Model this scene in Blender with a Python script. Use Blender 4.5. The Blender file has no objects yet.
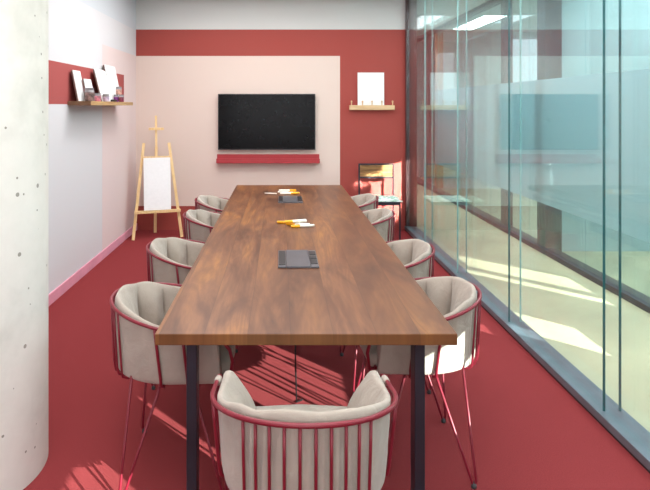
import bpy, bmesh, math, random
from mathutils import Vector, Matrix
random.seed(7)
S = bpy.context.scene
COL = S.collection
PI = math.pi

# ------------------------------------------------------------------ camera (level, shifted lens)
FPX, CX, CY, HC = 570.0, 280.0, 106.0, 1.58
cam = bpy.data.objects.new('camera', bpy.data.cameras.new('camera'))
COL.objects.link(cam)
cam.location = (0, 0, HC)
cam.rotation_euler = (PI/2, 0, 0)
cam.data.sensor_width = 36
cam.data.lens = FPX/650*36
cam.data.shift_x = (325-CX)/650
cam.data.shift_y = -(245-CY)/650
cam.data.clip_start = 0.05
S.camera = cam
S.view_settings.view_transform = 'Standard'
S.view_settings.look = 'None'
S.view_settings.exposure = 0.1
S.cycles.transparent_max_bounces = 24
S.cycles.max_bounces = 10
S.cycles.sample_clamp_indirect = 4.0

# ------------------------------------------------------------------ materials
def lin(c):
    return tuple(((v/255)/12.92 if v/255 <= .04045 else ((v/255+.055)/1.055)**2.4) for v in c)
def rgba(c): return (*lin(c), 1)

class NT:
    def __init__(self, name):
        self.m = bpy.data.materials.new(name); self.m.use_nodes = True
        self.t = self.m.node_tree; self.t.nodes.clear()
        self.out = self.n('ShaderNodeOutputMaterial')
    def n(self, typ, **kw):
        nd = self.t.nodes.new(typ)
        for k, v in kw.items(): setattr(nd, k, v)
        return nd
    def l(self, a, b): self.t.links.new(a, b)
    def val(self, sock, v):
        if hasattr(v, 'is_output'): self.l(v, sock)
        else: sock.default_value = v
    def math(self, op, a, b=0.0, c=None):
        nd = self.n('ShaderNodeMath', operation=op)
        self.val(nd.inputs[0], a); self.val(nd.inputs[1], b)
        if c is not None: self.val(nd.inputs[2], c)
        return nd.outputs[0]
    def mix(self, f, a, b):
        nd = self.n('ShaderNodeMix', data_type='RGBA')
        self.val(nd.inputs[0], f); self.val(nd.inputs[6], a); self.val(nd.inputs[7], b)
        return nd.outputs[2]
    def noise(self, vec, scale, detail=4, rough=.5, dist=0):
        nd = self.n('ShaderNodeTexNoise')
        if vec is not None: self.l(vec, nd.inputs['Vector'])
        nd.inputs['Scale'].default_value = scale; nd.inputs['Detail'].default_value = detail
        nd.inputs['Roughness'].default_value = rough; nd.inputs['Distortion'].default_value = dist
        return nd
    def ramp(self, f, stops):
        nd = self.n('ShaderNodeValToRGB'); el = nd.color_ramp.elements
        while len(el) < len(stops): el.new(.5)
        for e, (p, c) in zip(el, stops): e.position = p; e.color = c
        self.l(f, nd.inputs[0]); return nd.outputs[0]
    def mapping(self, vec, scale=(1,1,1), loc=(0,0,0)):
        nd = self.n('ShaderNodeMapping'); self.l(vec, nd.inputs[0])
        nd.inputs['Scale'].default_value = scale; nd.inputs['Location'].default_value = loc
        return nd.outputs[0]
    def bsdf(self, color, rough=.5, metal=0, spec=.5, bump=None, bump_s=.2, dist=.01, **kw):
        p = self.n('ShaderNodeBsdfPrincipled')
        self.val(p.inputs['Base Color'], color); self.val(p.inputs['Roughness'], rough)
        p.inputs['Metallic'].default_value = metal; p.inputs['Specular IOR Level'].default_value = spec
        for k, v in kw.items(): self.val(p.inputs[k.replace('_', ' ')], v)
        if bump is not None:
            b = self.n('ShaderNodeBump'); b.inputs['Strength'].default_value = bump_s
            b.inputs['Distance'].default_value = dist
            self.l(bump, b.inputs['Height']); self.l(b.outputs[0], p.inputs['Normal'])
        self.l(p.outputs[0], self.out.inputs[0]); return p
    def pos(self): return self.n('ShaderNodeNewGeometry').outputs['Position']
    def obj(self): return self.n('ShaderNodeTexCoord').outputs['Object']
    def gen(self): return self.n('ShaderNodeTexCoord').outputs['Generated']
    def xyz(self, v):
        nd = self.n('ShaderNodeSeparateXYZ'); self.l(v, nd.inputs[0]); return nd.outputs
    def band(self, s, lo, hi):
        return self.math('MULTIPLY', self.math('GREATER_THAN', s, lo), self.math('LESS_THAN', s, hi))

def simple(name, c, rough=.5, metal=0, spec=.5, var=.06, scale=8):
    N = NT(name); nz = N.noise(N.obj(), scale)
    d = tuple(max(0, v*(1-var)) for v in c); e = tuple(min(255, v*(1+var)) for v in c)
    col = N.ramp(nz.outputs[0], [(.3, rgba(d)), (.7, rgba(e))])
    N.bsdf(col, rough, metal, spec); return N.m

def fabric_mat(name, c):
    N = NT(name); o = N.obj()
    w0 = N.noise(o, 420, 2); w1 = N.noise(o, 16, 3, .5, .8); w = N.n('ShaderNodeMath', operation='MULTIPLY_ADD'); N.l(w1.outputs[0], w.inputs[0]); w.inputs[1].default_value = 5.0; N.l(w0.outputs[0], w.inputs[2]); big = N.noise(o, 7, 3)
    col = N.ramp(big.outputs[0], [(.3, rgba(tuple(v*.93 for v in c))), (.7, rgba(tuple(min(255, v*1.04) for v in c)))])
    p = N.bsdf(col, .95, 0, .1, bump=w.outputs[0], bump_s=.35, dist=.004)
    p.inputs['Sheen Weight'].default_value = .25
    return N.m

def carpet_mat():
    N = NT('carpet'); p = N.pos()
    f = N.noise(p, 260, 3, .7); b = N.noise(p, 1.2, 3)
    c1 = N.ramp(f.outputs[0], [(.3, rgba((112, 42, 46))), (.7, rgba((160, 70, 72)))])
    c = N.mix(N.math('MULTIPLY', b.outputs[0], .25), c1, rgba((146, 58, 60)))
    N.bsdf(c, 1.0, 0, .05, bump=f.outputs[0], bump_s=.5, dist=.006); return N.m

def table_mat():
    N = NT('walnut_planks'); o = N.obj(); x, y, z = N.xyz(o)
    wob = N.noise(N.mapping(o, (1, .5, 1)), 1.2, 2)
    xs = N.math('ADD', x, N.math('MULTIPLY', N.math('SUBTRACT', wob.outputs[0], .5), .03))
    px = N.math('ADD', N.math('MULTIPLY', xs, 6.3), .35)
    fl = N.math('FLOOR', px); fr = N.math('FRACT', px)
    wn = N.n('ShaderNodeTexWhiteNoise', noise_dimensions='1D'); N.l(fl, wn.inputs['W'])
    comb = N.n('ShaderNodeCombineXYZ'); N.l(x, comb.inputs[0]); N.l(y, comb.inputs[1]); N.l(N.math('MULTIPLY', fl, 3.7), comb.inputs[2])
    v = comb.outputs[0]
    flow = N.noise(N.mapping(v, (4.5, .42, 1)), 1.5, 3, .5, .9)            # broad figure
    ring = N.math('FRACT', N.math('MULTIPLY', flow.outputs[0], 9.0))
    ring = N.math('MULTIPLY', N.math('ABSOLUTE', N.math('SUBTRACT', ring, .5)), 2.0)
    blot = N.noise(N.mapping(v, (4.2, .8, 1)), 1.5, 5, .62, .5)
    fine = N.noise(N.mapping(v, (120, 3.0, 1)), 2.0, 3, .6, .1)
    c = N.ramp(blot.outputs[0], [(.30, rgba((58, 34, 22))), (.42, rgba((102, 64, 41))), (.53, rgba((131, 86, 56))), (.63, rgba((152, 101, 58))), (.74, rgba((180, 122, 60)))])
    c = N.mix(N.math('MULTIPLY', ring, .42), c, rgba((88, 52, 36)))
    c = N.mix(N.math('MULTIPLY', fine.outputs[0], .30), c, rgba((92, 58, 42)))
    c = N.mix(N.math('MULTIPLY', wn.outputs[0], .45), c, rgba((94, 60, 40)))
    seam = N.math('LESS_THAN', N.math('MINIMUM', fr, N.math('SUBTRACT', 1.0, fr)), .012)
    c = N.mix(N.math('MULTIPLY', seam, .35), c, rgba((60, 38, 28)))
    nx, ny, nz = N.xyz(N.n('ShaderNodeNewGeometry').outputs['Normal'])
    side = N.math('GREATER_THAN', N.math('ABSOLUTE', ny), .6)
    c = N.mix(N.math('MULTIPLY', side, .5), c, rgba((112, 72, 38)))
    N.bsdf(c, .40, 0, .28, bump=fine.outputs[0], bump_s=.06, dist=.002); return N.m

def wood_mat(name, a, b, axis=0):
    N = NT(name); o = N.obj()
    sc = [14, 14, 14]; sc[axis] = 1.2
    g = N.noise(N.mapping(o, tuple(sc)), 3, 5, .6, .4)
    N.bsdf(N.ramp(g.outputs[0], [(.3, rgba(a)), (.7, rgba(b))]), .5, 0, .35); return N.m

def concrete_mat():
    N = NT('pale_concrete'); o = N.obj()
    b = N.noise(o, 2.2, 5, .6); s = N.noise(o, 14, 3)
    v = N.n('ShaderNodeTexVoronoi'); v.inputs['Scale'].default_value = 9; N.l(o, v.inputs['Vector'])
    v2 = N.n('ShaderNodeTexVoronoi'); v2.inputs['Scale'].default_value = 23; N.l(o, v2.inputs['Vector'])
    pr = N.n('ShaderNodeTexWhiteNoise'); N.l(v.outputs['Color'], pr.inputs[0])
    base = N.ramp(b.outputs[0], [(.3, rgba((204, 203, 196))), (.5, rgba((228, 226, 220))), (.72, rgba((238, 236, 230)))])
    base = N.mix(N.math('MULTIPLY', s.outputs[0], .18), base, rgba((190, 190, 180)))
    pit = N.math('MULTIPLY', N.math('LESS_THAN', v.outputs['Distance'], .085), N.math('GREATER_THAN', pr.outputs[0], .45))
    pr2 = N.n('ShaderNodeTexWhiteNoise'); N.l(v2.outputs['Color'], pr2.inputs[0])
    pit2 = N.math('MULTIPLY', N.math('LESS_THAN', v2.outputs['Distance'], .13), N.math('GREATER_THAN', pr2.outputs[0], .75))
    pits = N.math('MAXIMUM', pit, pit2)
    c = N.mix(N.math('MULTIPLY', pits, .75), base, rgba((112, 106, 92)))
    N.bsdf(c, .6, 0, .3, bump=b.outputs[0], bump_s=.1, dist=.02); return N.m

RED_P, PINK_P, GREY_P, WHITE_P = (160, 72, 66), (222, 203, 194), (206, 208, 207), (214, 213, 217)
def back_wall_mat():
    N = NT('painted_back_wall'); x, y, z = N.xyz(N.pos()); nz = N.noise(N.pos(), 1.5, 2)
    pink = N.math('MULTIPLY', N.math('LESS_THAN', x, .764), N.band(z, .306, 2.217))
    c = N.mix(pink, rgba(RED_P), rgba(PINK_P))
    c = N.mix(N.math('GREATER_THAN', z, 2.554), c, rgba(GREY_P))
    c = N.mix(N.math('MULTIPLY', nz.outputs[0], .06), c, rgba((150, 120, 110)))
    N.bsdf(c, .7, 0, .2); return N.m
def left_wall_mat():
    N = NT('painted_left_wall'); x, y, z = N.xyz(N.pos()); nz = N.noise(N.pos(), 1.5, 2)
    c = N.mix(N.math('GREATER_THAN', z, 2.54), rgba(WHITE_P), rgba((204, 209, 216)))
    pk = N.math('MULTIPLY', N.math('GREATER_THAN', y, 5.88), N.math('LESS_THAN', z, 2.217))
    c = N.mix(pk, c, rgba((224, 205, 204)))
    rd = N.math('MULTIPLY', N.band(y, 3.2, 6.70), N.band(z, 1.595, 1.945))
    c = N.mix(rd, c, rgba((168, 80, 78)))
    c = N.mix(N.math('MULTIPLY', nz.outputs[0], .05), c, rgba((170, 165, 170)))
    N.bsdf(c, .75, 0, .2); return N.m

def glass_mat(name, tint, boost=1.0, ior=1.5):
    N = NT(name)
    tr = N.n('ShaderNodeBsdfTransparent'); tr.inputs[0].default_value = (*tint, 1)
    gl = N.n('ShaderNodeBsdfGlossy'); gl.inputs['Roughness'].default_value = 0.0
    gl.inputs[0].default_value = (.95, 1, 1, 1)
    g = N.n('ShaderNodeNewGeometry'); dt = N.n('ShaderNodeVectorMath', operation='DOT_PRODUCT')
    N.l(g.outputs['Normal'], dt.inputs[0]); N.l(g.outputs['Incoming'], dt.inputs[1])
    cs = N.math('ABSOLUTE', dt.outputs['Value'])
    f0 = ((ior-1)/(ior+1))**2                       # Schlick reflectance of one face
    fr = N.math('MULTIPLY_ADD', N.math('POWER', N.math('SUBTRACT', 1.0, cs), 5.0), 1-f0, f0)
    f = N.math('MINIMUM', N.math('MULTIPLY', fr, boost), .9)
    mx = N.n('ShaderNodeMixShader'); N.l(f, mx.inputs[0]); N.l(tr.outputs[0], mx.inputs[1]); N.l(gl.outputs[0], mx.inputs[2])
    N.l(mx.outputs[0], N.out.inputs[0]); return N.m
def frost_mat():
    N = NT('frosted_film')
    tr = N.n('ShaderNodeBsdfTransparent'); tr.inputs[0].default_value = (.85, .97, .98, 1)
    df = N.n('ShaderNodeBsdfDiffuse'); df.inputs[0].default_value = rgba((192, 216, 222))
    tl = N.n('ShaderNodeBsdfTranslucent'); tl.inputs[0].default_value = rgba((192, 218, 224))
    m1 = N.n('ShaderNodeMixShader'); m1.inputs[0].default_value = .5; N.l(df.outputs[0], m1.inputs[1]); N.l(tl.outputs[0], m1.inputs[2])
    m2 = N.n('ShaderNodeMixShader'); m2.inputs[0].default_value = .94; N.l(tr.outputs[0], m2.inputs[1]); N.l(m1.outputs[0], m2.inputs[2])
    N.l(m2.outputs[0], N.out.inputs[0]); return N.m
def emit_mat(name, c, s):
    N = NT(name); e = N.n('ShaderNodeEmission'); e.inputs[0].default_value = rgba(c); e.inputs[1].default_value = s
    N.l(e.outputs[0], N.out.inputs[0]); return N.m
def corridor_floor_mat():
    N = NT('cream_resin_floor'); p = N.pos(); n = N.noise(p, 1.3, 4, .6, .5)
    N.bsdf(N.ramp(n.outputs[0], [(.35, rgba((190, 182, 152))), (.65, rgba((212, 202, 168)))]), .35, 0, .4); return N.m
def cloth_mat():
    N = NT('green_white_cloth'); o = N.obj(); n = N.noise(N.mapping(o, (6, 14, 6)), 1.6, 4, .6, 1.2)
    N.bsdf(N.ramp(n.outputs[0], [(.34, rgba((70, 150, 124))), (.43, rgba((150, 205, 185))), (.52, rgba((235, 245, 242)))]), .6); return N.m

M = dict(
    fabric=fabric_mat('oatmeal_fabric', (170, 158, 147)), cushion=fabric_mat('oatmeal_cushion', (174, 164, 153)),
    red_steel=simple('red_lacquered_steel', (122, 22, 40), .38, 0, .5, .03),
    black_steel=simple('black_steel', (48, 48, 58), .4, .4, .5, .05),
    rubber=simple('grey_rubber', (60, 64, 66), .5), carpet=carpet_mat(), table=table_mat(),
    concrete=concrete_mat(), back=back_wall_mat(), left=left_wall_mat(),
    ceil=simple('white_ceiling', (220, 222, 222), .8, 0, .2, .02),
    skirt=simple('pink_skirting', (226, 160, 180), .5, 0, .4, .03),
    glass=glass_mat('clear_glass', (.955, .98, .978), .85), farglass=glass_mat('teal_tinted_glass', (.88, .945, .955), 1.0),
    frost=frost_mat(), alu=simple('blue_grey_aluminium', (112, 124, 134), .42, .35, .5, .05),
    jamb=simple('dark_bronze_jamb', (62, 44, 46), .25, .3, .6, .05), darkgap=simple('shadow_gap_black', (26, 26, 30), .6),
    joint=simple('glass_edge_green', (52, 104, 108), .2), jointlite=simple('glass_edge_pale', (150, 196, 196), .2),
    corr=corridor_floor_mat(), teal=simple('pale_teal_paint', (184, 204, 207), .8, 0, .2, .03, 1.2),
    tealdark=simple('teal_pinboard', (120, 184, 194), .8, 0, .2, .04, 2), tan=simple('tan_panel', (176, 158, 134), .7, 0, .2, .08, 3),
    post=simple('charcoal_post', (74, 68, 76), .5), paleframe=simple('pale_frame', (212, 224, 224), .5),
    blind=simple('pale_blind', (206, 220, 222), .7), winlight=emit_mat('daylit_window', (225, 240, 245), 1.5),
    panel=emit_mat('light_diffuser', (250, 252, 255), 1.7), oak=wood_mat('oiled_oak', (150, 112, 70), (205, 170, 120), 1),
    oakx=wood_mat('pale_oak_rail', (196, 160, 118), (228, 198, 158), 0), walnutx=wood_mat('walnut_slat_back', (104, 74, 44), (156, 116, 70), 0),
    pine=wood_mat('pale_pine', (214, 178, 124), (238, 206, 156), 2), brownend=simple('brown_end_grain', (120, 92, 66), .6),
    canvas=simple('primed_canvas', (236, 236, 238), .8, 0, .2, .01, 30), edge=simple('canvas_raw_edge', (120, 96, 90), .8),
    screen=simple('black_screen', (10, 9, 12), .22, 0, .12, .1), bezel=simple('black_bezel', (22, 22, 26), .35),
    redshelf=simple('red_lacquer_shelf', (168, 52, 58), .4, 0, .4, .03), plate=simple('graphite_plate', (92, 92, 98), .3, .3, .5, .05),
    socket=simple('black_socket', (14, 14, 18), .4), yellow=simple('yellow_plastic', (240, 168, 24), .4), white=simple('white_plastic', (240, 234, 222), .4),
    orange=wood_mat('orange_timber', (168, 104, 62), (196, 134, 88), 2), cloth=cloth_mat(),
    jarglass=simple('clear_jar_glass', (160, 156, 160), .15, 0, .6, .1), lidm=simple('pale_tin_lid', (138, 134, 138), .3, .5),
    pdark=simple('dark_plum_paint', (92, 48, 66), .4, 0, .5, .5, 40), ppink=simple('pink_paint', (176, 104, 120), .4, 0, .5, .3, 40),
    ppurple=simple('purple_paint', (122, 54, 128), .4, 0, .5, .4, 40), pmix=simple('mixed_pigment', (96, 76, 74), .5, 0, .5, .6, 30),
    pviolet=simple('pale_lilac_paint', (188, 172, 198), .4, 0, .5, .2, 40), pmar=simple('maroon_paint', (120, 50, 70), .4, 0, .5, .4, 40),
    ppeach=simple('peach_paint', (196, 150, 136), .4, 0, .5, .2, 40), black=simple('black_plastic', (24, 22, 24), .4),
)

# ------------------------------------------------------------------ mesh helpers
def box(bm, lo, hi, mat=None, bevel=0):
    lo, hi = Vector(lo), Vector(hi); c = (lo+hi)/2; s = hi-lo
    r = bmesh.ops.create_cube(bm, size=1, matrix=Matrix.Translation(c) @ Matrix.Diagonal((*s, 1)))
    if mat is not None: bmesh.ops.transform(bm, matrix=mat, verts=r['verts'])
    if bevel:
        es = list({e for v in r['verts'] for e in v.link_edges})
        bmesh.ops.bevel(bm, geom=es, offset=bevel, segments=2, affect='EDGES', profile=.5)
    return bm
def tube(bm, pts, r, seg=10, closed=False, caps=True):
    pts = [Vector(p) for p in pts]; n = len(pts); rings = []
    rr = r if isinstance(r, (list, tuple)) else [r]*n
    up = None
    for i, p in enumerate(pts):
        if closed: t = (pts[(i+1) % n]-pts[i-1]).normalized()
        elif i == 0: t = (pts[1]-p).normalized()
        elif i == n-1: t = (p-pts[-2]).normalized()
        else: t = ((pts[i+1]-p).normalized()+(p-pts[i-1]).normalized()).normalized()
        if up is None: up = t.orthogonal().normalized()
        up = (up - t*up.dot(t))
        up = up.normalized() if up.length > 1e-5 else t.orthogonal().normalized()
        b = t.cross(up)
        rings.append([bm.verts.new(p+(up*math.cos(2*PI*k/seg)+b*math.sin(2*PI*k/seg))*rr[i]) for k in range(seg)])
    for i in range(n if closed else n-1):
        A, B = rings[i], rings[(i+1) % n]
        for k in range(seg): bm.faces.new((A[k], A[(k+1) % seg], B[(k+1) % seg], B[k]))
    if caps and not closed: bm.faces.new(rings[0][::-1]); bm.faces.new(rings[-1])
    return bm
def bar(bm, a, b, w, d, up=(0, 0, 1)):
    """rectangular bar from a to b; w across, d along 'up' side"""
    a, b = Vector(a), Vector(b); t = (b-a).normalized(); u = Vector(up); u = (u-t*u.dot(t)).normalized(); s = t.cross(u)
    vs = []
    for p in (a, b):
        for i, j in ((-1, -1), (1, -1), (1, 1), (-1, 1)): vs.append(bm.verts.new(p+s*(i*w/2)+u*(j*d/2)))
    for f in ((0, 1, 2, 3), (7, 6, 5, 4), (0, 4, 5, 1), (1, 5, 6, 2), (2, 6, 7, 3), (3, 7, 4, 0)): bm.faces.new([vs[i] for i in f])
    return bm
def lathe(bm, prof, seg=24, center=(0, 0, 0)):
    c = Vector(center); rings = []
    for r, z in prof:
        rings.append([bm.verts.new(c+Vector((r*math.cos(2*PI*k/seg), r*math.sin(2*PI*k/seg), z))) for k in range(seg)])
    for A, B in zip(rings, rings[1:]):
        for k in range(seg): bm.faces.new((A[k], A[(k+1) % seg], B[(k+1) % seg], B[k]))
    bm.faces.new(rings[0][::-1]); bm.faces.new(rings[-1]); return bm
def build(name, bm, mat, parent=None, smooth=False, kind=None):
    bmesh.ops.recalc_face_normals(bm, faces=bm.faces[:])
    me = bpy.data.meshes.new(name); bm.to_mesh(me); bm.free()
    me.materials.append(mat)
    if smooth:
        for p in me.polygons: p.use_smooth = True
        if smooth != 'full':
            me.set_sharp_from_angle(angle=math.radians(40))
    o = bpy.data.objects.new(name, me); COL.objects.link(o)
    if parent: o.parent = parent
    if kind: o['kind'] = kind
    return o
def B(): return bmesh.new()
def tag(o, label, cat, group=None):
    o['label'] = label; o['category'] = cat
    if group: o['group'] = group
    return o
def thing(name, label, cat, loc=(0, 0, 0), rz=0, group=None):
    o = bpy.data.objects.new(name, None); COL.objects.link(o); o.empty_display_size = .1
    o.location = loc; o.rotation_euler = (0, 0, rz); return tag(o, label, cat, group)
def dup(root, loc, rz, label, group=None):
    r = root.copy(); COL.objects.link(r); r.location = loc; r.rotation_euler = (0, 0, rz); r['label'] = label
    if group: r['group'] = group
    for ch in list(root.children):
        c = ch.copy(); COL.objects.link(c); c.parent = r
        for g in list(ch.children):
            d = g.copy(); COL.objects.link(d); d.parent = c
    return r
def struct(name, bm, mat, smooth=False, parent=None): return build(name, bm, mat, parent, smooth, None if parent else 'structure')

# ------------------------------------------------------------------ room shell
XL, XG, XG2, YB, ZC = -1.834, 1.62, 1.70, 7.26, 3.0
YF = -2.6
struct('floor', box(B(), (XL, YF, -.06), (XG-.01, YB, 0)), M['carpet'])
struct('wall_left', box(B(), (XL-.12, YF, 0), (XL, YB, ZC)), M['left'])
struct('wall_back', box(B(), (XL-.12, YB, 0), (XG-.02, YB+.14, ZC)), M['back'])
struct('wall_front', box(B(), (XL-.12, YF-.12, 0), (XG-.02, YF, ZC)), M['ceil'])
struct('ceiling', box(B(), (XL-.12, YF-.12, ZC), (XG2+.02, YB+.14, ZC+.1)), M['ceil'])
struct('baseboard_left', box(B(), (XL, YF, 0), (XL+.014, YB, .09), bevel=.003), M['skirt'])
# glazed partition: base channel, shadow gap, jamb, two skins of panes
struct('trim_1', box(B(), (XG-.035, YF, .012), (XG2+.03, YB, .055), bevel=.004), M['alu'])
struct('trim_2', box(B(), (XG-.03, YF, 0), (XG2+.03, YB, .012)), M['darkgap'])
struct('trim_3', box(B(), (XG-.025, YB-.05, .055), (XG2+.03, YB, ZC)), M['jamb'])
joints = [6.37, 5.20, 4.03, 2.85, 1.68, .5, -.68]
ys = [YB-.05] + joints + [YF]
k = 1
for X in (XG, XG2):
    for a, b in zip(ys, ys[1:]):
        struct('window_%d' % k, box(B(), (X-.005, b+.003, .05), (X+.005, a-.003, ZC)), M['glass']); k += 1
    for j in joints:
        struct('trim_%d' % (k+20), box(B(), (X-.0052, j-.003, .05), (X+.0052, j+.003, ZC)), M['joint'] if j < 2.9 or (j < 4.1 and X == XG) else M['jointlite']); k += 1

# ------------------------------------------------------------------ corridor and rooms behind the glass
XP, CE = 2.94, 12.6
XF = XP-.10
struct('floor_corridor', box(B(), (XG-.01, YF-2, -.06), (9.0, CE+.5, 0)), M['corr'])
struct('ceiling_corridor', box(box(B(), (XG2+.02, YF-2, ZC), (4.6, CE+.5, ZC+.1)), (4.6, 4.4, ZC), (9.0, CE+.5, ZC+.1)), M['ceil'])
struct('wall_near_sun_stop', box(B(), (XG-.02, YF-2.1, 0), (4.7, YF-2, ZC)), M['teal'])  # unseen end wall, added to stop sun leaking in
struct('wall_office_return', box(B(), (4.7, 4.4, 0), (9.0, 4.5, ZC)), M['teal'])
# unseen wall added to mask the low sun, openings cut for its floor patches
holes = [(-3.34, -2.96, 2.34, 2.60), (-2.48, -2.38, 2.24, 2.54), (-1.80, -1.5, 2.04, 2.44), (-1.5, -.98, 2.0, 2.30), (.72, .92, 1.42, 1.58), (1.02, 1.5, 1.18, 1.36), (2.5, 2.66, .92, 1.34), (2.8, 3.25, .92, 1.30)]
fb = B(); yy = YF-2
for y0, y1, z0, z1 in holes:
    box(fb, (4.6, yy, 0), (4.62, y0, ZC+.1)); box(fb, (4.6, y0, 0), (4.62, y1, z0)); box(fb, (4.6, y0, z1), (4.62, y1, ZC+.1)); yy = y1
box(fb, (4.6, yy, 0), (4.62, 4.5, ZC+.1))
struct('wall_sun_mask', fb, M['teal'])
struct('wall_corridor_end', box(B(), (.4, CE, 0), (9.0, CE+.1, ZC)), M['teal'])
struct('wall_corridor_left', box(B(), (XG-.14, YB+.14, 0), (XG-.02, CE, ZC)), M['teal'])
struct('wall_meeting_back', box(B(), (XP+.1, 6.2, 0), (9.0, 6.32, ZC)), M['teal'])
struct('wall_office_back', box(B(), (XP+.05, 10.9, 0), (9.0, 11.0, ZC)), M['blind'])
struct('wall_far_right', box(B(), (9.0, 4.5, 0), (9.1, CE+.5, ZC)), M['teal'])
struct('window_40', box(B(), (4.36, 10.86, .9), (5.2, 10.9, 2.85)), M['winlight'])
struct('window_41', box(B(), (1.85, CE-.03, .7), (2.45, CE, 2.75)), M['winlight'])
for i, xx in enumerate((4.30, 5.2)):
    struct('trim_%d' % (91+i), box(B(), (xx, 10.82, 0), (xx+.07, 10.9, ZC)), M['paleframe'])
# far glazed partition
struct('trim_50', box(B(), (XF-.03, YF-2, 0), (XP+.02, CE, .05)), M['post'])
struct('trim_51', box(B(), (XF-.03, YF-2, ZC-.05), (XP+.02, CE, ZC)), M['post'])
struct('trim_52', box(B(), (XP-.08, 6.15, 0), (XP+.10, 6.34, ZC)), M['post'])
struct('trim_53', box(B(), (XP-.05, 7.35, 0), (XP+.06, 7.46, ZC)), M['post'])
struct('trim_54', box(B(), (XP-.05, 10.45, .07), (XP+.05, 10.62, ZC-.07)), M['orange'])
struct('trim_55', box(B(), (XP-.05, 11.1, .07), (XP+.05, 11.3, ZC-.07)), M['post'])
fy = [YF-2, -2.2, -.1, 2.0, 4.1, 5.3, 6.5, 7.7, 8.9, 10.4]

kk = 60
for a, b in zip(fy, fy[1:]):
    struct('window_%d' % kk, box(B(), (XF-.005, a+.003, .05), (XF+.005, b-.003, ZC-.05)), M['farglass'])
    if a > 4: struct('trim_%d' % kk, box(B(), (XF-.0085, a, .53), (XF-.0065, b, 1.865)), M['frost'])
    kk += 1
# ceiling light panels
def ceiling_light(x, y, w, l, label):
    t = thing('ceiling_light', label, 'ceiling light', (x, y, ZC), 0, 'light panels beyond the glass')
    f = B()
    for lo, hi in (((-w/2-.03, -l/2-.03), (w/2+.03, -l/2)), ((-w/2-.03, l/2), (w/2+.03, l/2+.03)), ((-w/2-.03, -l/2), (-w/2, l/2)), ((w/2, -l/2), (w/2+.03, l/2))):
        box(f, (lo[0], lo[1], -.025), (hi[0], hi[1], 0))
    build('frame', f, M['paleframe'], t)
    build('diffuser', box(B(), (-w/2, -l/2, -.018), (w/2, l/2, -.004)), M['panel'], t)
ceiling_light(2.35, 9.6, .35, 1.6, 'ceiling light panel over the corridor, farther one')
ceiling_light(2.3, 5.2, .35, 1.4, 'ceiling light panel over the corridor, nearer one')
ceiling_light(3.75, 9.2, .3, .9, 'ceiling light panel in the far office beside the charcoal post')
ceiling_light(4.7, 8.6, .35, .7, 'ceiling light panel in the far office near the bright window')
ceiling_light(4.2, 4.8, .9, .35, 'ceiling light panel in the room behind the frosted glass')

# ------------------------------------------------------------------ concrete column
col = build('concrete_column', lathe(B(), [(.353, 0), (.353, ZC)], 96), M['concrete'], None, True)
col.location = (-1.387, 2.477, 0); tag(col, 'round pale concrete column with small pits at the left edge', 'column')

# ------------------------------------------------------------------ table
TX0, TX1, TY0, TY1, TZ = -.455, .645, 2.07, 5.97, .752
tb = thing('conference_table', 'long brown walnut plank table with dark steel legs on red carpet', 'table', ((TX0+TX1)/2, (TY0+TY1)/2, 0))
hw, hl = (TX1-TX0)/2, (TY1-TY0)/2
build('tabletop', box(B(), (-hw, -hl, TZ-.042), (hw, hl, TZ), bevel=.003), M['table'], tb)
for sy in (-1, 1):
    for sx in (-1, 1):
        xx, yy = sx*.422, sy*(hl-.07)
        build('leg', box(B(), (xx-.019, yy-.035, .012), (xx+.019, yy+.035, TZ-.042), bevel=.003), M['black_steel'], tb)
        build('foot', box(B(), (xx-.024, yy-.04, 0), (xx+.024, yy+.04, .012), bevel=.002), M['rubber'], tb)
# power boxes, flush in the top
def power_box(px, y, label):
    t = thing('power_box', label, 'power box', (px, y, TZ), 0, 'power boxes in the tabletop')
    build('lid', box(B(), (-.062, -.165, 0), (.062, .165, .012), bevel=.002), M['plate'], t)
    for s in (-1, 1):
        hou = build('socket_strip', box(B(), (s*.0635 if s > 0 else -.105, -.165, 0), (.105 if s > 0 else -.0635, .165, .010), bevel=.002), M['plate'], t)
        for q in ((-.115, -.03), (-.015, .045), (.065, .135)) if s > 0 else ((-.14, .145),):
            build('socket', box(B(), (s*.084-.017, q[0], .009), (s*.084+.017, q[1], .0125), bevel=.001), M['socket'], hou)
    return t
power_box(.095, 3.07, 'flat grey power box in the tabletop, nearer one')
power_box(.090, 5.02, 'flat grey power box in the tabletop, farther one beside the far markers')
cb = B(); tube(cb, [(.076, 3.04, TZ-.043), (.078, 3.05, .5), (.083, 3.03, .2), (.088, 3.03, .006), (.12, 3.06, .005)], .0045, 8)
tag(build('power_cable', cb, M['black'], None, True), 'thin black cable hanging from under the tabletop to the carpet', 'cable')

# markers
def marker_parts(L=.165, r=.009):
    t = thing('paint_marker', '', 'marker')
    b = B(); lathe(b, [(r*.8, 0), (r, .003), (r, L*.62), (r*.75, L*.64)], 14)
    o = build('barrel', b, M['white'], t, True)
    c = B(); lathe(c, [(r*1.08, L*.62), (r*1.12, L*.66), (r*1.05, L*.95), (r*.6, L)], 14)
    p = build('cap', c, M['yellow'], t, True)
    rot = Matrix.Rotation(PI/2, 4, 'Y')
    for q in (o, p): q.data.transform(rot)       # lies along local +x, cap at the far end
    return t, r
mk, mr = marker_parts()
def put_marker(i, x, y, z, ang, label, group, first=[True]):
    if first[0]:
        o = mk; first[0] = False; o.location = (x, y, z); o.rotation_euler = (0, 0, ang); o['label'] = label; o['group'] = group
    else: o = dup(mk, (x, y, z), ang, label, group)
    return o
zt = TZ+mr*1.13
def mk_from(tail, cap): return (tail[0], tail[1], math.atan2(cap[1]-tail[1], cap[0]-tail[0]))
near = []
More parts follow.
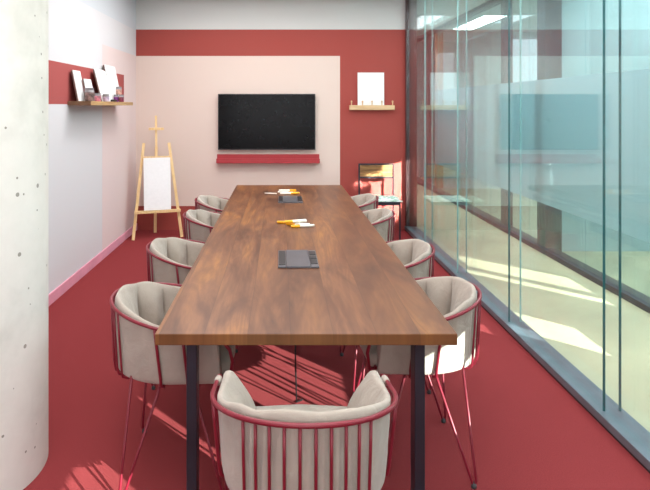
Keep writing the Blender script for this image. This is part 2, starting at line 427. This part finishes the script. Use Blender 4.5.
for tail, cap, dz, lab in (((.140, 3.985), (-.023, 4.02), 0, 'yellow-capped white marker of the nearer bunch, cap farthest left'),
                       ((.205, 3.935), (.031, 3.955), 0, 'yellow-capped white marker of the nearer bunch, second from the front'),
                       ((.235, 3.905), (.071, 3.87), 0, 'yellow-capped white marker of the nearer bunch, one at the front'),
                       ((.185, 4.085), (.04, 4.03), 0, 'yellow-capped white marker of the nearer bunch, tail pointing to the far right'),
                       ((.185, 3.965), (.03, 3.92), .0195, 'yellow-capped white marker lying on top of the nearer bunch')):
    x, y, a = mk_from(tail, cap); near.append((x, y, zt+dz, a, lab))
for i, a in enumerate(near): put_marker(i, *a[:4], a[4], 'markers of the nearer bunch')
far = [(-.02, 5.42, zt, .05, 'yellow-capped white marker of the farther bunch, one at the back'),
       (.02, 5.37, zt, -.06, 'yellow-capped white marker of the farther bunch, reaching farthest right'),
       (-.01, 5.395, zt+.0195, -.02, 'yellow-capped white marker lying on top of the farther bunch'),
       (.0, 5.325, zt, .1, 'yellow-capped white marker of the farther bunch, one at the front')]
for i, a in enumerate(far): put_marker(i, *a[:4], a[4], 'markers of the farther bunch')
bs = B(); tube(bs, [(-.145, 5.375, TZ+.006), (-.03, 5.35, TZ+.006)], [.004, .0055], 10)
tag(build('white_stick', bs, M['white'], None, True), 'thin white stick pointing left from the farther markers', 'stick')

# ------------------------------------------------------------------ armchairs
AR, BR, FR = .282, .300, .175          # rim half width, back depth, arm reach
AH, BH = .254, .284                   # foot of the cover
AS, BS = .222, .235                   # seat hoop
def zrim(y): return .748-.2*(y+.30)
def upath(a, b, f, n=48):
    """U from front-left round the back to front-right: list of (x, y, nx, ny) (n points inward)"""
    P = []
    for i in range(9): P.append((-a, f-f*i/9.))
    for i in range(n+1):
        t = PI+PI*i/n; e = .96
        c, s = math.cos(t), math.sin(t)
        P.append((a*math.copysign(abs(c)**e, c), b*math.copysign(abs(s)**e, s)))
    for i in range(1, 10): P.append((a, f*i/9.))
    Q = []
    for i, p in enumerate(P):
        q, r = P[max(i-1, 0)], P[min(i+1, len(P)-1)]
        tx, ty = r[0]-q[0], r[1]-q[1]; L = math.hypot(tx, ty); Q.append((p[0], p[1], -ty/L, tx/L))
    return Q
def make_chair():
    t = thing('wire_armchair', '', 'chair', group='beige padded red wire armchairs round the table')
    U = upath(AR, BR, FR); Hh = upath(AH, BH, .19); Sh = upath(AS, BS, .17)
    rs, n = M['red_steel'], len(U)
    # top rail with arms that bend down at the front
    pts = []; ZH = .482
    zf = zrim(FR)
    pts += [(-.23, .20, ZH), (-.25, .222, .49), (-.268, .232, zf-.09), (-.278, .222, zf-.04), (-AR, .20, zf-.011)]
    pts += [(x, y, zrim(y)) for x, y, _, _ in U]
    pts += [(AR, .20, zf-.011), (.278, .222, zf-.04), (.268, .232, zf-.09), (.25, .222, .49), (.23, .20, ZH)]
    build('top_rail', tube(B(), pts, .0072, 12), rs, t, 'full')
    hp = [(x, y, ZH) for x, y, _, _ in Sh]+[(.225, .19, ZH), (.0, .20, ZH), (-.225, .19, ZH)]
    build('seat_hoop', tube(B(), hp, .007, 10, closed=True), rs, t, 'full')
    # spindles
    def ulen(U):
        L = [0]
        for p, q in zip(U, U[1:]): L.append(L[-1]+math.hypot(q[0]-p[0], q[1]-p[1]))
        return L
    def at(U, L, s):
        for i in range(len(U)-1):
            if L[i+1] >= s:
                f = (s-L[i])/(L[i+1]-L[i]); return tuple(U[i][k]*(1-f)+U[i+1][k]*f for k in range(4))
        return U[-1]
    LU, LH, LS = ulen(U), ulen(Hh), ulen(Sh)
    mid = LU[-1]/2
    offs = [(k-4.5)*.0415 for k in range(10)]+[-.385, .385, -.495, .495]
    for s in offs:
        p = at(U, LU, mid+s); q = at(Hh, LH, LH[-1]/2+s*LH[-1]/LU[-1]); r = at(Sh, LS, LS[-1]/2+s*LS[-1]/LU[-1])
        a = Vector((p[0], p[1], zrim(p[1]))); side = abs(s) > .3
        b = Vector((q[0], q[1], .492)); c = Vector((r[0], r[1], ZH))
        out = Vector((-q[2], -q[3], 0))*.007
        low = b+out*.3-Vector((0, 0, .028))
        lst = [a, a*.6+b*.4+out*.5, b+out, low, b*.5+c*.5-Vector((0, 0, .036)), c]
        build('spindle', tube(B(), lst, .0062 if side else .0045, 8), rs, t, 'full')
    # hairpin legs
    for sx in (-1, 1):
        for (y1, y2, yf) in ((-.18, -.05, -.215), (.17, .06, .205)):
            xt, xf = sx*.215, sx*.245
            lp = [(sx*.19 if y1 < 0 else xt, y1, ZH)]
            d = .011 if yf < 0 else -.011
            lp += [(xf, yf-d*.3, .03), (xf, yf+d*.1, .012), (xf, yf+d*.9, .012), (xf, yf+d*1.4, .03), (xt, y2, ZH)]
            lg = build('leg', tube(B(), lp, .0058, 8), rs, t, 'full')
            fb = B(); lathe(fb, [(.010, 0), (.012, .003), (.011, .016), (.008, .02)], 12, (xf, yf+d*.5, 0))
            build('foot_cap', fb, M['rubber'], lg, True)
    # padded cover
    bm = B(); rng = random.Random(3)
    creases = [.245, .37, .63, .755]
    def pillow(u):
        lo = 0; hi = 1
        for c in creases:
            if c <= u: lo = c
            elif c > u: hi = min(hi, c)
        w = (u-lo)/max(hi-lo, 1e-4)
        if lo == 0: w = .5+w/2
        if hi == 1: w = w/2
        return 1-(2*w-1)**2
    ph = [rng.uniform(0, 6.28) for _ in range(6)]
    us = sorted([i/168 for i in range(169)]+[c+d for c in creases for d in (-.014, -.005, .0, .005, .014)])
    rows = []
    for u in us:
        x, y, nx, ny = at(U, LU, u*LU[-1]); hx, hy, hnx, hny = at(Hh, LH, u*LH[-1])
        zr = zrim(y); back = max(0, min(1, (-y-.09)/.16)); pl = pillow(u)
        fold = .004*math.sin(u*62+ph[0])+.003*math.sin(u*101+ph[1])
        gat = -.0075*math.cos((u-.5)*LU[-1]/.0415*2*PI)*(1 if abs(u-.5)*LU[-1] < .205 else 0)*(.6+.4*math.sin(u*37))
        fr = min(u, 1-u); endc = max(0, 1-fr/.13)
        top = zr+.001+(.015+.005*pl)*back+.020*endc+.003*math.sin(u*40+ph[2])*back
        gr = .014*max(0, 1-min(abs(u-c) for c in creases)/.007)
        zb = .456
        def P(v, off, z):                   # v: 1 at rim, 0 at the foot of the cover
            X = (x*v+hx*(1-v)); Y = (y*v+hy*(1-v)); return (X+nx*off, Y+ny*off, z)
        H = zr-zb
        th = .016+.006*pl*back+.020*endc
        sec = [P(.0, .09, zb+.002), P(.0, .03, zb-.001), P(.03, .008, zb+.008), P(.08, .004+fold*.3, zb+.03), P(.35, .007-fold*.4+gat, zb+H*.3), P(.65, .011+fold*.5+gat, zb+H*.62), P(.88, .012+fold*.4+gat*.6, zb+H*.88),
               P(1, .014, zr+.000), P(1, .019, top-.002), P(1, .020+th*.35, top+.003), P(1, .021+th*.8, top), P(1, .025+th, top-.016),
               P(.95, .028+th+.028*pl-gr*.8, zb+H*.8), P(.85, .030+th+.048*pl+fold-gr, zb+H*.58), P(.7, .036+th+.054*pl-fold-gr, zb+H*.38), P(.5, .055+th+.012*pl, zb+.07), P(.3, .10+th, zb+.05)]
        rows.append([bm.verts.new(q) for q in sec])
    for A, Bq in zip(rows, rows[1:]):
        for k in range(len(A)-1): bm.faces.new((A[k], A[k+1], Bq[k+1], Bq[k]))
    bm.faces.new(rows[0]); bm.faces.new(rows[-1][::-1])
    # fabric loops that wrap the rail near the arm ends
    for sx in (-1, 1):
        lp = []
        for yy in (.10, .11, .15, .16): lp.append((sx*AR*.995, yy, zrim(yy)-.002))
        tube(bm, lp, [.0105, .0125, .0125, .0105], 14)
    cv = build('padded_cover', bm, M['fabric'], t, 'full')
    ss = cv.modifiers.new('sub', 'SUBSURF'); ss.levels = 1; ss.render_levels = 1
    # seat cushion
    bm = B(); prof = [(.93, .468), (1.0, .482), (1.0, .515), (.96, .53), (.8, .538), (.4, .542)]
    outl = [(x*.86, y*.84) for x, y, _, _ in Hh]+[(AH*.80, .215), (0, .235), (-AH*.80, .215)]
    R = [[bm.verts.new((x*s, y*s, z)) for x, y in outl] for s, z in prof]
    for A, Bq in zip(R, R[1:]):
        for k in range(len(A)): bm.faces.new((A[k], A[(k+1) % len(A)], Bq[(k+1) % len(A)], Bq[k]))
    bm.faces.new(R[0][::-1]); bm.faces.new(R[-1])
    build('seat_cushion', bm, M['cushion'], t, 'full')
    return t
ch = make_chair()
ch.location = (.073, 1.782, 0); ch['label'] = 'red wire armchair with beige cover at the head of table, back to the viewer'
R90 = PI/2
XLc, XRc = -.434, .600
for x, y, rz, lab in (
    (XLc, 2.525, -R90+.05, 'red wire armchair with beige cover on left side of table, nearest beside the column'),
    (XLc-.055, 3.42, -R90-.03, 'red wire armchair with beige cover on left side of table, second from the front'),
    (XLc-.005, 4.40, -R90+.03, 'red wire armchair with beige cover on left side of table, third from the front'),
    (XLc-.02, 5.10, -R90-.05, 'red wire armchair with beige cover on left side of table, farthest near the easel'),
    (XRc, 2.61, R90-.03, 'red wire armchair with beige cover on the glass side of table, nearest'),
    (XRc, 3.37, R90+.04, 'red wire armchair with beige cover on the glass side of table, second from the front'),
    (XRc-.01, 4.46, R90-.05, 'red wire armchair with beige cover on the glass side of table, third from the front'),
    (XRc-.01, 5.20, R90+.03, 'red wire armchair with beige cover on the glass side of table, farthest')):
    dup(ch, (x, y, 0), rz, lab)

# ------------------------------------------------------------------ back wall: screen, pen shelf, peg rail
tv = thing('wall_television', 'black flat television mounted on the pink back wall', 'television', (-.168, YB, 1.38))
W2, H2 = .615, .353
build('housing', box(B(), (-W2+.03, -.035, -H2+.03), (W2-.03, -.0005, H2-.03), bevel=.004), M['bezel'], tv)
fb = B()
for lo, hi in (((-W2, -H2), (W2, -H2+.012)), ((-W2, H2-.010), (W2, H2)), ((-W2, -H2+.012), (-W2+.010, H2-.010)), ((W2-.010, -H2+.012), (W2, H2-.010))):
    box(fb, (lo[0], -.062, lo[1]), (hi[0], -.035, hi[1]))
build('bezel', fb, M['bezel'], tv)
build('screen', box(B(), (-W2+.010, -.059, -H2+.012), (W2-.010, -.035, H2-.010)), M['screen'], tv)
sh = thing('pen_shelf', 'narrow red wall shelf below the television', 'shelf', (-.150, YB, .905))
build('back_plate', box(B(), (-.65, -.014, -.005), (.65, -.0005, .062), bevel=.002), M['redshelf'], sh)
build('tray', box(B(), (-.65, -.11, -.045), (.65, -.0005, -.005), bevel=.003), M['redshelf'], sh)
build('front_lip', box(B(), (-.65, -.11, -.005), (.65, -.098, .014), bevel=.002), M['redshelf'], sh)
pr = thing('peg_rail', 'short pale oak rail with small pegs on the red back wall', 'shelf', (1.165, YB, 1.56))
build('rail', box(B(), (-.285, -.06, -.03), (.285, -.0005, .03), bevel=.004), M['oakx'], pr)
for xx in (-.26, -.12, .0, .125, .26):
    pb = B(); lathe(pb, [(.006, 0), (.007, .035), (.011, .042), (.010, .054), (.004, .058)], 12, (xx, -.045, .03))
    build('peg', pb, M['oakx'], pr, True)
cv = thing('blank_canvas', 'blank white canvas standing on the oak peg rail', 'canvas', (1.155, YB-.012, 1.59))
RM = Matrix.Rotation(-.03, 4, 'X')
build('canvas_face', box(B(), (-.168, -.016, 0), (.168, -.002, .415), RM, .002), M['canvas'], cv)
build('stretcher_frame', box(B(), (-.155, -.002, .012), (.155, .004, .40), RM), M['pine'], cv)

# ------------------------------------------------------------------ metal chair by the back wall
mc = thing('metal_frame_chair', 'black metal frame chair with slatted wood back against the red wall', 'chair', (1.205, 6.95, 0), 0)
w = .213; SZ = .44
rb = 0.018
for s in (-1, 1):
    rear = B(); box(rear, (s*w-rb/2, .185, 0), (s*w+rb/2, .185+rb, .86), bevel=.002)
    build('rear_leg', rear, M['black_steel'], mc)
    fr = B(); box(fr, (s*w-rb/2, -.215, 0), (s*w+rb/2, -.215+rb, SZ-.012), bevel=.002)
    build('front_leg', fr, M['black_steel'], mc)
    build('side_rail', box(B(), (s*w-rb/2, -.197, SZ-.034), (s*w+rb/2, .185, SZ-.012)), M['black_steel'], mc)
for nm, lo, hi in (('front_rail', (-w+.009, -.215, SZ-.034), (w-.009, -.197, SZ-.012)), ('top_rail', (-w+.009, .186, .842), (w-.009, .202, .86)), ('lower_back_rail', (-w+.009, .186, .675), (w-.009, .202, .693))):
    build(nm, box(B(), lo, hi), M['black_steel'], mc)
bk = B()
for i in range(3): box(bk, (-w+.01, .188, .695+i*.049), (w-.01, .200, .695+i*.049+.047), bevel=.002)
build('backrest', bk, M['walnutx'], mc)
build('seat', box(B(), (-w-.009, -.222, SZ-.012), (w+.009, .20, SZ+.006), bevel=.003), M['black_steel'], mc)
bm = B(); nx_, ny_ = 26, 18; rows = []
rg = random.Random(5)
for j in range(ny_+1):
    r = []
    for i in range(nx_+1):
        u, v = i/nx_*2-1, j/ny_*2-1
        edge = max(abs(u), abs(v))
        z = .006+.010+(.016*(.5+.5*math.sin(u*7+v*3.2+.6*math.sin(v*6)))+.008*math.sin(v*11+u*4))*(1-edge**6)
        r.append(bm.verts.new((u*.235+.01*math.sin(v*4), v*.20+.008*math.sin(u*5), z)))
    rows.append(r)
for A, Bq in zip(rows, rows[1:]):
    for k in range(nx_): bm.faces.new((A[k], A[k+1], Bq[k+1], Bq[k]))
ext = bmesh.ops.extrude_face_region(bm, geom=bm.faces[:])
for v in [e for e in ext['geom'] if isinstance(e, bmesh.types.BMVert)]: v.co.z = .0068
clo = build('folded_cloth', bm, M['cloth'], None, True); clo.location = (1.21, 6.94, SZ)
tag(clo, 'rumpled green and white cloth lying on the metal chair seat', 'cloth')

# ------------------------------------------------------------------ easel with canvas
ez = thing('wooden_easel', 'pale pine artist easel standing in the left back corner', 'easel', (-1.47, 6.83, 0), .30)
lean = .16
def EP(x, z, dy=0): return (x, -.06+lean*z+dy, z)
for s in (-1, 1):
    build('front_leg', bar(B(), EP(s*.285, .004), EP(s*.15, 1.13), .034, .022, (0, 1, 0)), M['pine'], ez)
build('rear_leg', bar(B(), (0, .30, .003), (0, .15, 1.08), .034, .022, (0, 1, 0)), M['pine'], ez)
build('mast', bar(B(), EP(0, .80, .03), EP(0, 1.46, .03), .026, .02, (0, 1, 0)), M['pine'], ez)
build('top_crossbar', bar(B(), EP(-.16, .955, -.012), EP(.16, .955, -.012), .034, .016, (0, 1, 0)), M['pine'], ez)
build('canvas_ledge', bar(B(), EP(-.27, .325, -.035), EP(.27, .325, -.035), .028, .06, (0, 1, 0)), M['pine'], ez)
build('top_clamp', bar(B(), EP(-.09, 1.30, .0), EP(.09, 1.30, .0), .03, .05, (0, 1, 0)), M['pine'], ez)
ec = thing('easel_canvas', 'tall blank white canvas propped on the easel ledge', 'canvas', (-1.47, 6.83, 0), .30)
b = B()
bar(b, EP(0, .342, -.038), EP(0, .955, -.038), .315, .018, (0, 1, 0))
build('canvas_face', b, M['canvas'], ec)
b = B()
for xx in (-.145, .145): bar(b, EP(xx, .35, -.026), EP(xx, .94, -.026), .02, .006, (0, 1, 0))
build('stretcher_frame', b, M['pine'], ec)

# ------------------------------------------------------------------ shelf on left wall with canvases and jars
SHZ = 1.622
ws = thing('wall_shelf', 'wooden shelf on left wall holding canvases and paint jars', 'shelf', (XL, 0, SHZ))
build('board', box(B(), (.0005, 4.93, -.036), (.20, 6.34, 0), bevel=.003), M['oak'], ws)
build('end_cap', box(B(), (.0005, 4.918, -.036), (.20, 4.93, 0)), M['brownend'], ws)
def leaning_canvas(x, y0, y1, h, a, label, tiltz=0):
    t = thing('blank_canvas', label, 'canvas', (XL+x, (y0+y1)/2, SHZ+.001), 0, 'canvases on the left wall shelf')
    R_ = Matrix.Rotation(-a, 4, 'Y'); hw_ = (y1-y0)/2
    build('canvas_face', box(B(), (-.003, -hw_, .0), (.006, hw_, h), R_, .0015), M['canvas'], t)
    build('stretcher_frame', box(B(), (-.015, -hw_+.001, .001), (-.0031, hw_-.001, h-.001), R_), M['edge'], t)
leaning_canvas(.085, 4.95, 5.13, .275, .20, 'small blank white canvas at near end of the left wall shelf')
leaning_canvas(.118, 5.10, 5.28, .205, .20, 'smallest blank white canvas behind the big jar on left wall shelf')
leaning_canvas(.120, 5.50, 5.83, .325, .25, 'wide blank white canvas in the middle of the left wall shelf')
leaning_canvas(.105, 5.86, 6.22, .39, .20, 'tallest blank white canvas at far end of the left wall shelf')
def jar(x, y, r, h, fill, label, z=SHZ, lid=True):
    t = thing('paint_jar', label, 'jar', (x, y, z+.0005), 0, 'paint jars on the left wall shelf')
    b = B(); lathe(b, [(r*.86, 0), (r, .006), (r, h*.66)], 20); build('paint_fill', b, fill, t, True)
    b = B(); lathe(b, [(r*1.0, h*.66), (r, h*.78), (r*.86, h*.84), (r*.86, h*.86)], 20); build('glass_shoulder', b, M['jarglass'], t, True)
    b = B(); lathe(b, [(r*.93, h*.86), (r*.95, h*.88), (r*.95, h*.98), (r*.9, h)], 20); build('lid', b, M['lidm'], t, True)
    return t
jar(-1.692, 5.06, .041, .118, M['pmix'], 'biggest jar of brown pigment on the left wall shelf')
jar(-1.685, 5.27, .029, .076, M['ppink'], 'pink paint jar beside the biggest jar on wall shelf')
jar(-1.688, 5.53, .032, .072, M['pviolet'], 'lilac paint jar before the wide canvas on wall shelf')
jar(-1.690, 5.88, .0255, .075, M['ppurple'], 'purple paint jar under the stacked jar, on its left')
jar(-1.637, 5.88, .0255, .075, M['pmar'], 'maroon paint jar under the stacked jar, on its right')
jar(-1.663, 5.88, .030, .080, M['ppeach'], 'pale peach paint jar stacked on top of two jars', SHZ+.0755)
b = B(); tube(b, [(-1.70, 5.72, SHZ+.0125), (-1.66, 5.73, SHZ+.0125), (-1.635, 5.735, SHZ+.0125)], [.011, .012, .006], 12)
tag(build('paint_tube', b, M['black'], None, True), 'small black paint tube lying on the left wall shelf', 'paint tube')

# ------------------------------------------------------------------ light
w = bpy.data.worlds.new('world'); S.world = w; w.use_nodes = True
bg = w.node_tree.nodes['Background']; bg.inputs[0].default_value = rgba((214, 232, 240)); bg.inputs[1].default_value = .9
def area(name, loc, size, power, rot=(0, 0, 0), color=(1, 1, 1), spread=PI, sizey=None):
    l = bpy.data.lights.new(name, 'AREA'); l.shape = 'RECTANGLE'; l.size = size; l.size_y = sizey or size
    l.energy = power; l.color = color; l.spread = spread
    o = bpy.data.objects.new(name, l); COL.objects.link(o); o.location = loc; o.rotation_euler = rot; return o
area('room_soft_light', (-.1, 1.2, 2.95), 2.6, 80, color=(1, .985, .97), sizey=3.0)
area('room_soft_light', (-.1, 5.0, 2.95), 2.6, 78, color=(1, .985, .97), sizey=3.4)
area('ceiling_downlight', (-.80, 5.3, 2.95), .3, 15, color=(1, .985, .97))
area('corridor_light', (2.3, 3.5, 2.93), .9, 105, color=(.93, .98, 1), sizey=7.5)
area('corridor_light', (2.35, 9.6, 2.972), .35, 60, color=(.95, .99, 1), sizey=1.6)
area('office_light', (3.8, 1.5, 2.93), 1.4, 60, color=(.9, .98, 1), sizey=5)
area('office_light', (5.8, 5.4, 2.93), 5, 95, color=(.96, .99, 1), sizey=1.4)
area('office_light', (5.5, 6.75, 2.93), 4, 150, color=(.95, .99, 1), sizey=.6)
area('front_fill_light', (-.1, YF+.06, 1.75), 3.0, 62, rot=(PI/2, 0, 0), color=(.97, .985, 1), sizey=1.9)  # fill lamp added behind the camera to brighten the walls
# low sun, with narrow area lamps added to light its back wall patch
SD = Vector((-.70, .715, -.33)).normalized()
def shaft(p, xlamp, wid, hei, strength):
    p = Vector(p); d = (p.x-xlamp)/SD.x; loc = p-SD*d
    o = area('sun_patch_lamp', loc, wid, strength*wid*hei, color=(1, .93, .84), spread=math.radians(1.5), sizey=hei)
    o.rotation_euler = SD.to_track_quat('-Z', 'Y').to_euler()
    return o
sun = bpy.data.lights.new('low_sun', 'SUN'); sun.energy = 30; sun.angle = math.radians(.12); sun.color = (1, .92, .82)
so = bpy.data.objects.new('low_sun', sun); COL.objects.link(so); so.location = (8, -6, 5)
so.rotation_euler = SD.to_track_quat('-Z', 'Y').to_euler()
K = 50
shaft((1.38, 7.26, .46), 2.7, .30, .70, K)
shaft((1.06, 7.26, .62), 2.7, .14, .12, K)
